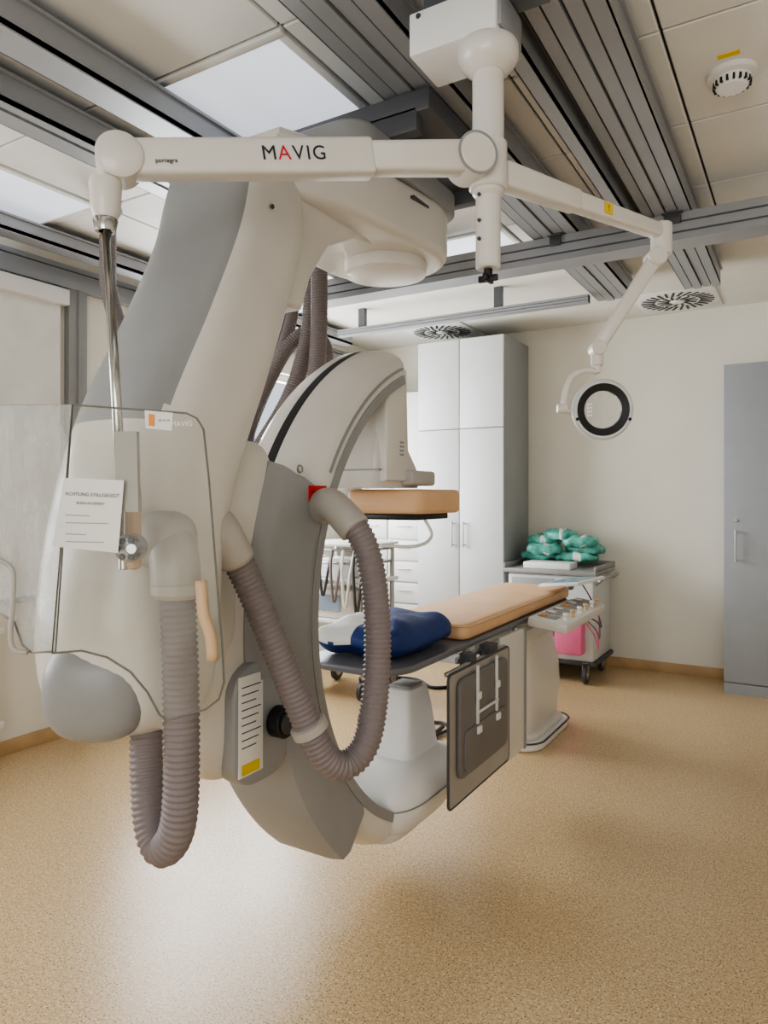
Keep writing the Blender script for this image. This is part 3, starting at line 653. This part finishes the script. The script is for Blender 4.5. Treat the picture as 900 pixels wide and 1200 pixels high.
# lamp arm
a0=at(2.395); a1=F(.965,2.47,2.42)
dl=(a1-a0).normalized()
beam('arm_root',a0+dl*.05,a0.lerp(a1,.45),.06,.075,.055,.066,M_cream); beam('arm',a0.lerp(a1,.3),a1,.05,.06,.046,.05,M_cream)
cyl('pivot',a1+Vector((0,0,.03)),a1+Vector((0,0,-.08)),.036,M_cream)
sl=Vector((dl.y,-dl.x,0)).normalized(); sl=sl if sl.dot(FW)<0 else -sl
ul=dl.cross(sl); ul=ul if ul.z>0 else -ul
pl=a0.lerp(a1,.60)+sl*.0265
Ml=Matrix((dl,sl,ul)).transposed().to_4x4(); Ml.translation=pl
box('warning_label',(-.02,-.002,-.017),(.02,.0015,.017),M_yel,0,Ml); text('warning_text','!',pl+sl*.002,.03,dl,ul,M_ink,.0002)
b0=F(.944,2.47,2.33); b1=F(.751,2.50,2.02)
cyl('spring_arm_joint',b0+FW*-.035,b0+FW*.035,.032,M_cream)
beam('lower_spring_arm',b0,b1,.045,.052,.04,.044,M_cream)
cyl('end_joint',b1+FW*-.03,b1+FW*.03,.026,M_cream)
cyl('lamp_stem',b1,b1+Vector((0,0,-.085)),.013,M_cream); cyl('stem_collar',b1+Vector((0,0,-.02)),b1+Vector((0,0,-.06)),.022,M_cream)
tube('yoke',[b1+Vector((0,0,-.08)),F(.71,2.5,1.945),F(.665,2.5,1.925),F(.64,2.5,1.87),F(.635,2.5,1.81),F(.66,2.5,1.80)],.011,M_cream)
cyl('yoke_knob',F(.61,2.5,1.81),F(.645,2.5,1.81),.017,M_cream)
q=F(.769,2.5,1.806); ax=(-FW+Vector((.0,0,-.08))).normalized()
lathe('lamp_ring',[(.086,-.014),(.100,-.016),(.107,-.006),(.107,.006),(.100,.014),(.086,.012)],q,ax,M_cab,64,closed=True)
lathe('led_ring',[(.066,-.008),(.092,-.010),(.092,.0135),(.066,.008)],q,ax,M_black,64,closed=True)
lathe('lens',[(.0,-.003),(.066,-.003),(.066,.003),(0,.003)],q,ax,M_glass,48)
for a in (200,340,95): 
    p=q+ax*.013+(RT*math.cos(math.radians(a))+UP*math.sin(math.radians(a)))*.098; cyl('ring_screw',p,p+ax*.004,.006,M_black,seg=10)
for k in range(4):
    p=q+ax*.004+(RT*(-.045)+UP*(-.02+.013*k)); box('ring_key_%d'%k,(-.008,-.003,-.004),(.008,.003,.004),M_white,0,Matrix.Translation(p)@Matrix.Rotation(math.radians(30.75),4,'Z'))
group('examination_lamp',a0)
# ---------------------------------------------------------------- lights
def area(name,loc,rot,sx,sy,e,c):
    l=bpy.data.lights.new(name,'AREA'); l.shape='RECTANGLE'; l.size=sx; l.size_y=sy; l.energy=e; l.color=c
    o=bpy.data.objects.new(name,l); o.location=loc; o.rotation_euler=rot; col.objects.link(o)
h=math.pi/2
area('daylight_and_fill',(XL-.28,4.4,1.78),(0,-h,0),1.65,2.2,160,(.96,.98,1))
area('daylight_and_fill',(XL-.28,0,1.78),(0,-h,0),1.65,2.4,75,(.96,.98,1))  # added fill, shining through the unseen left window
area('daylight_and_fill',(.3,YF-.28,1.78),(h,0,0),2.4,1.65,58,(.97,.98,1))  # added fill from the camera side, through the unseen rear window
w=bpy.data.worlds.new('overcast'); bpy.context.scene.world=w; w.use_nodes=True
w.node_tree.nodes['Background'].inputs[0].default_value=(.85,.92,1,1); w.node_tree.nodes['Background'].inputs[1].default_value=1.0
try: bpy.context.scene.view_settings.look='AgX - Medium High Contrast'
except Exception: pass
# ---------------------------------------------------------------- camera
cam=bpy.data.cameras.new('camera'); co=bpy.data.objects.new('camera',cam); col.objects.link(co)
co.location=(0,0,1.5); co.rotation_euler=(math.pi/2,0,math.radians(30.75))
cam.sensor_fit='VERTICAL'; cam.sensor_height=36; cam.lens=36*832/1200; cam.shift_y=-.015; cam.clip_start=.05
bpy.context.scene.camera=co
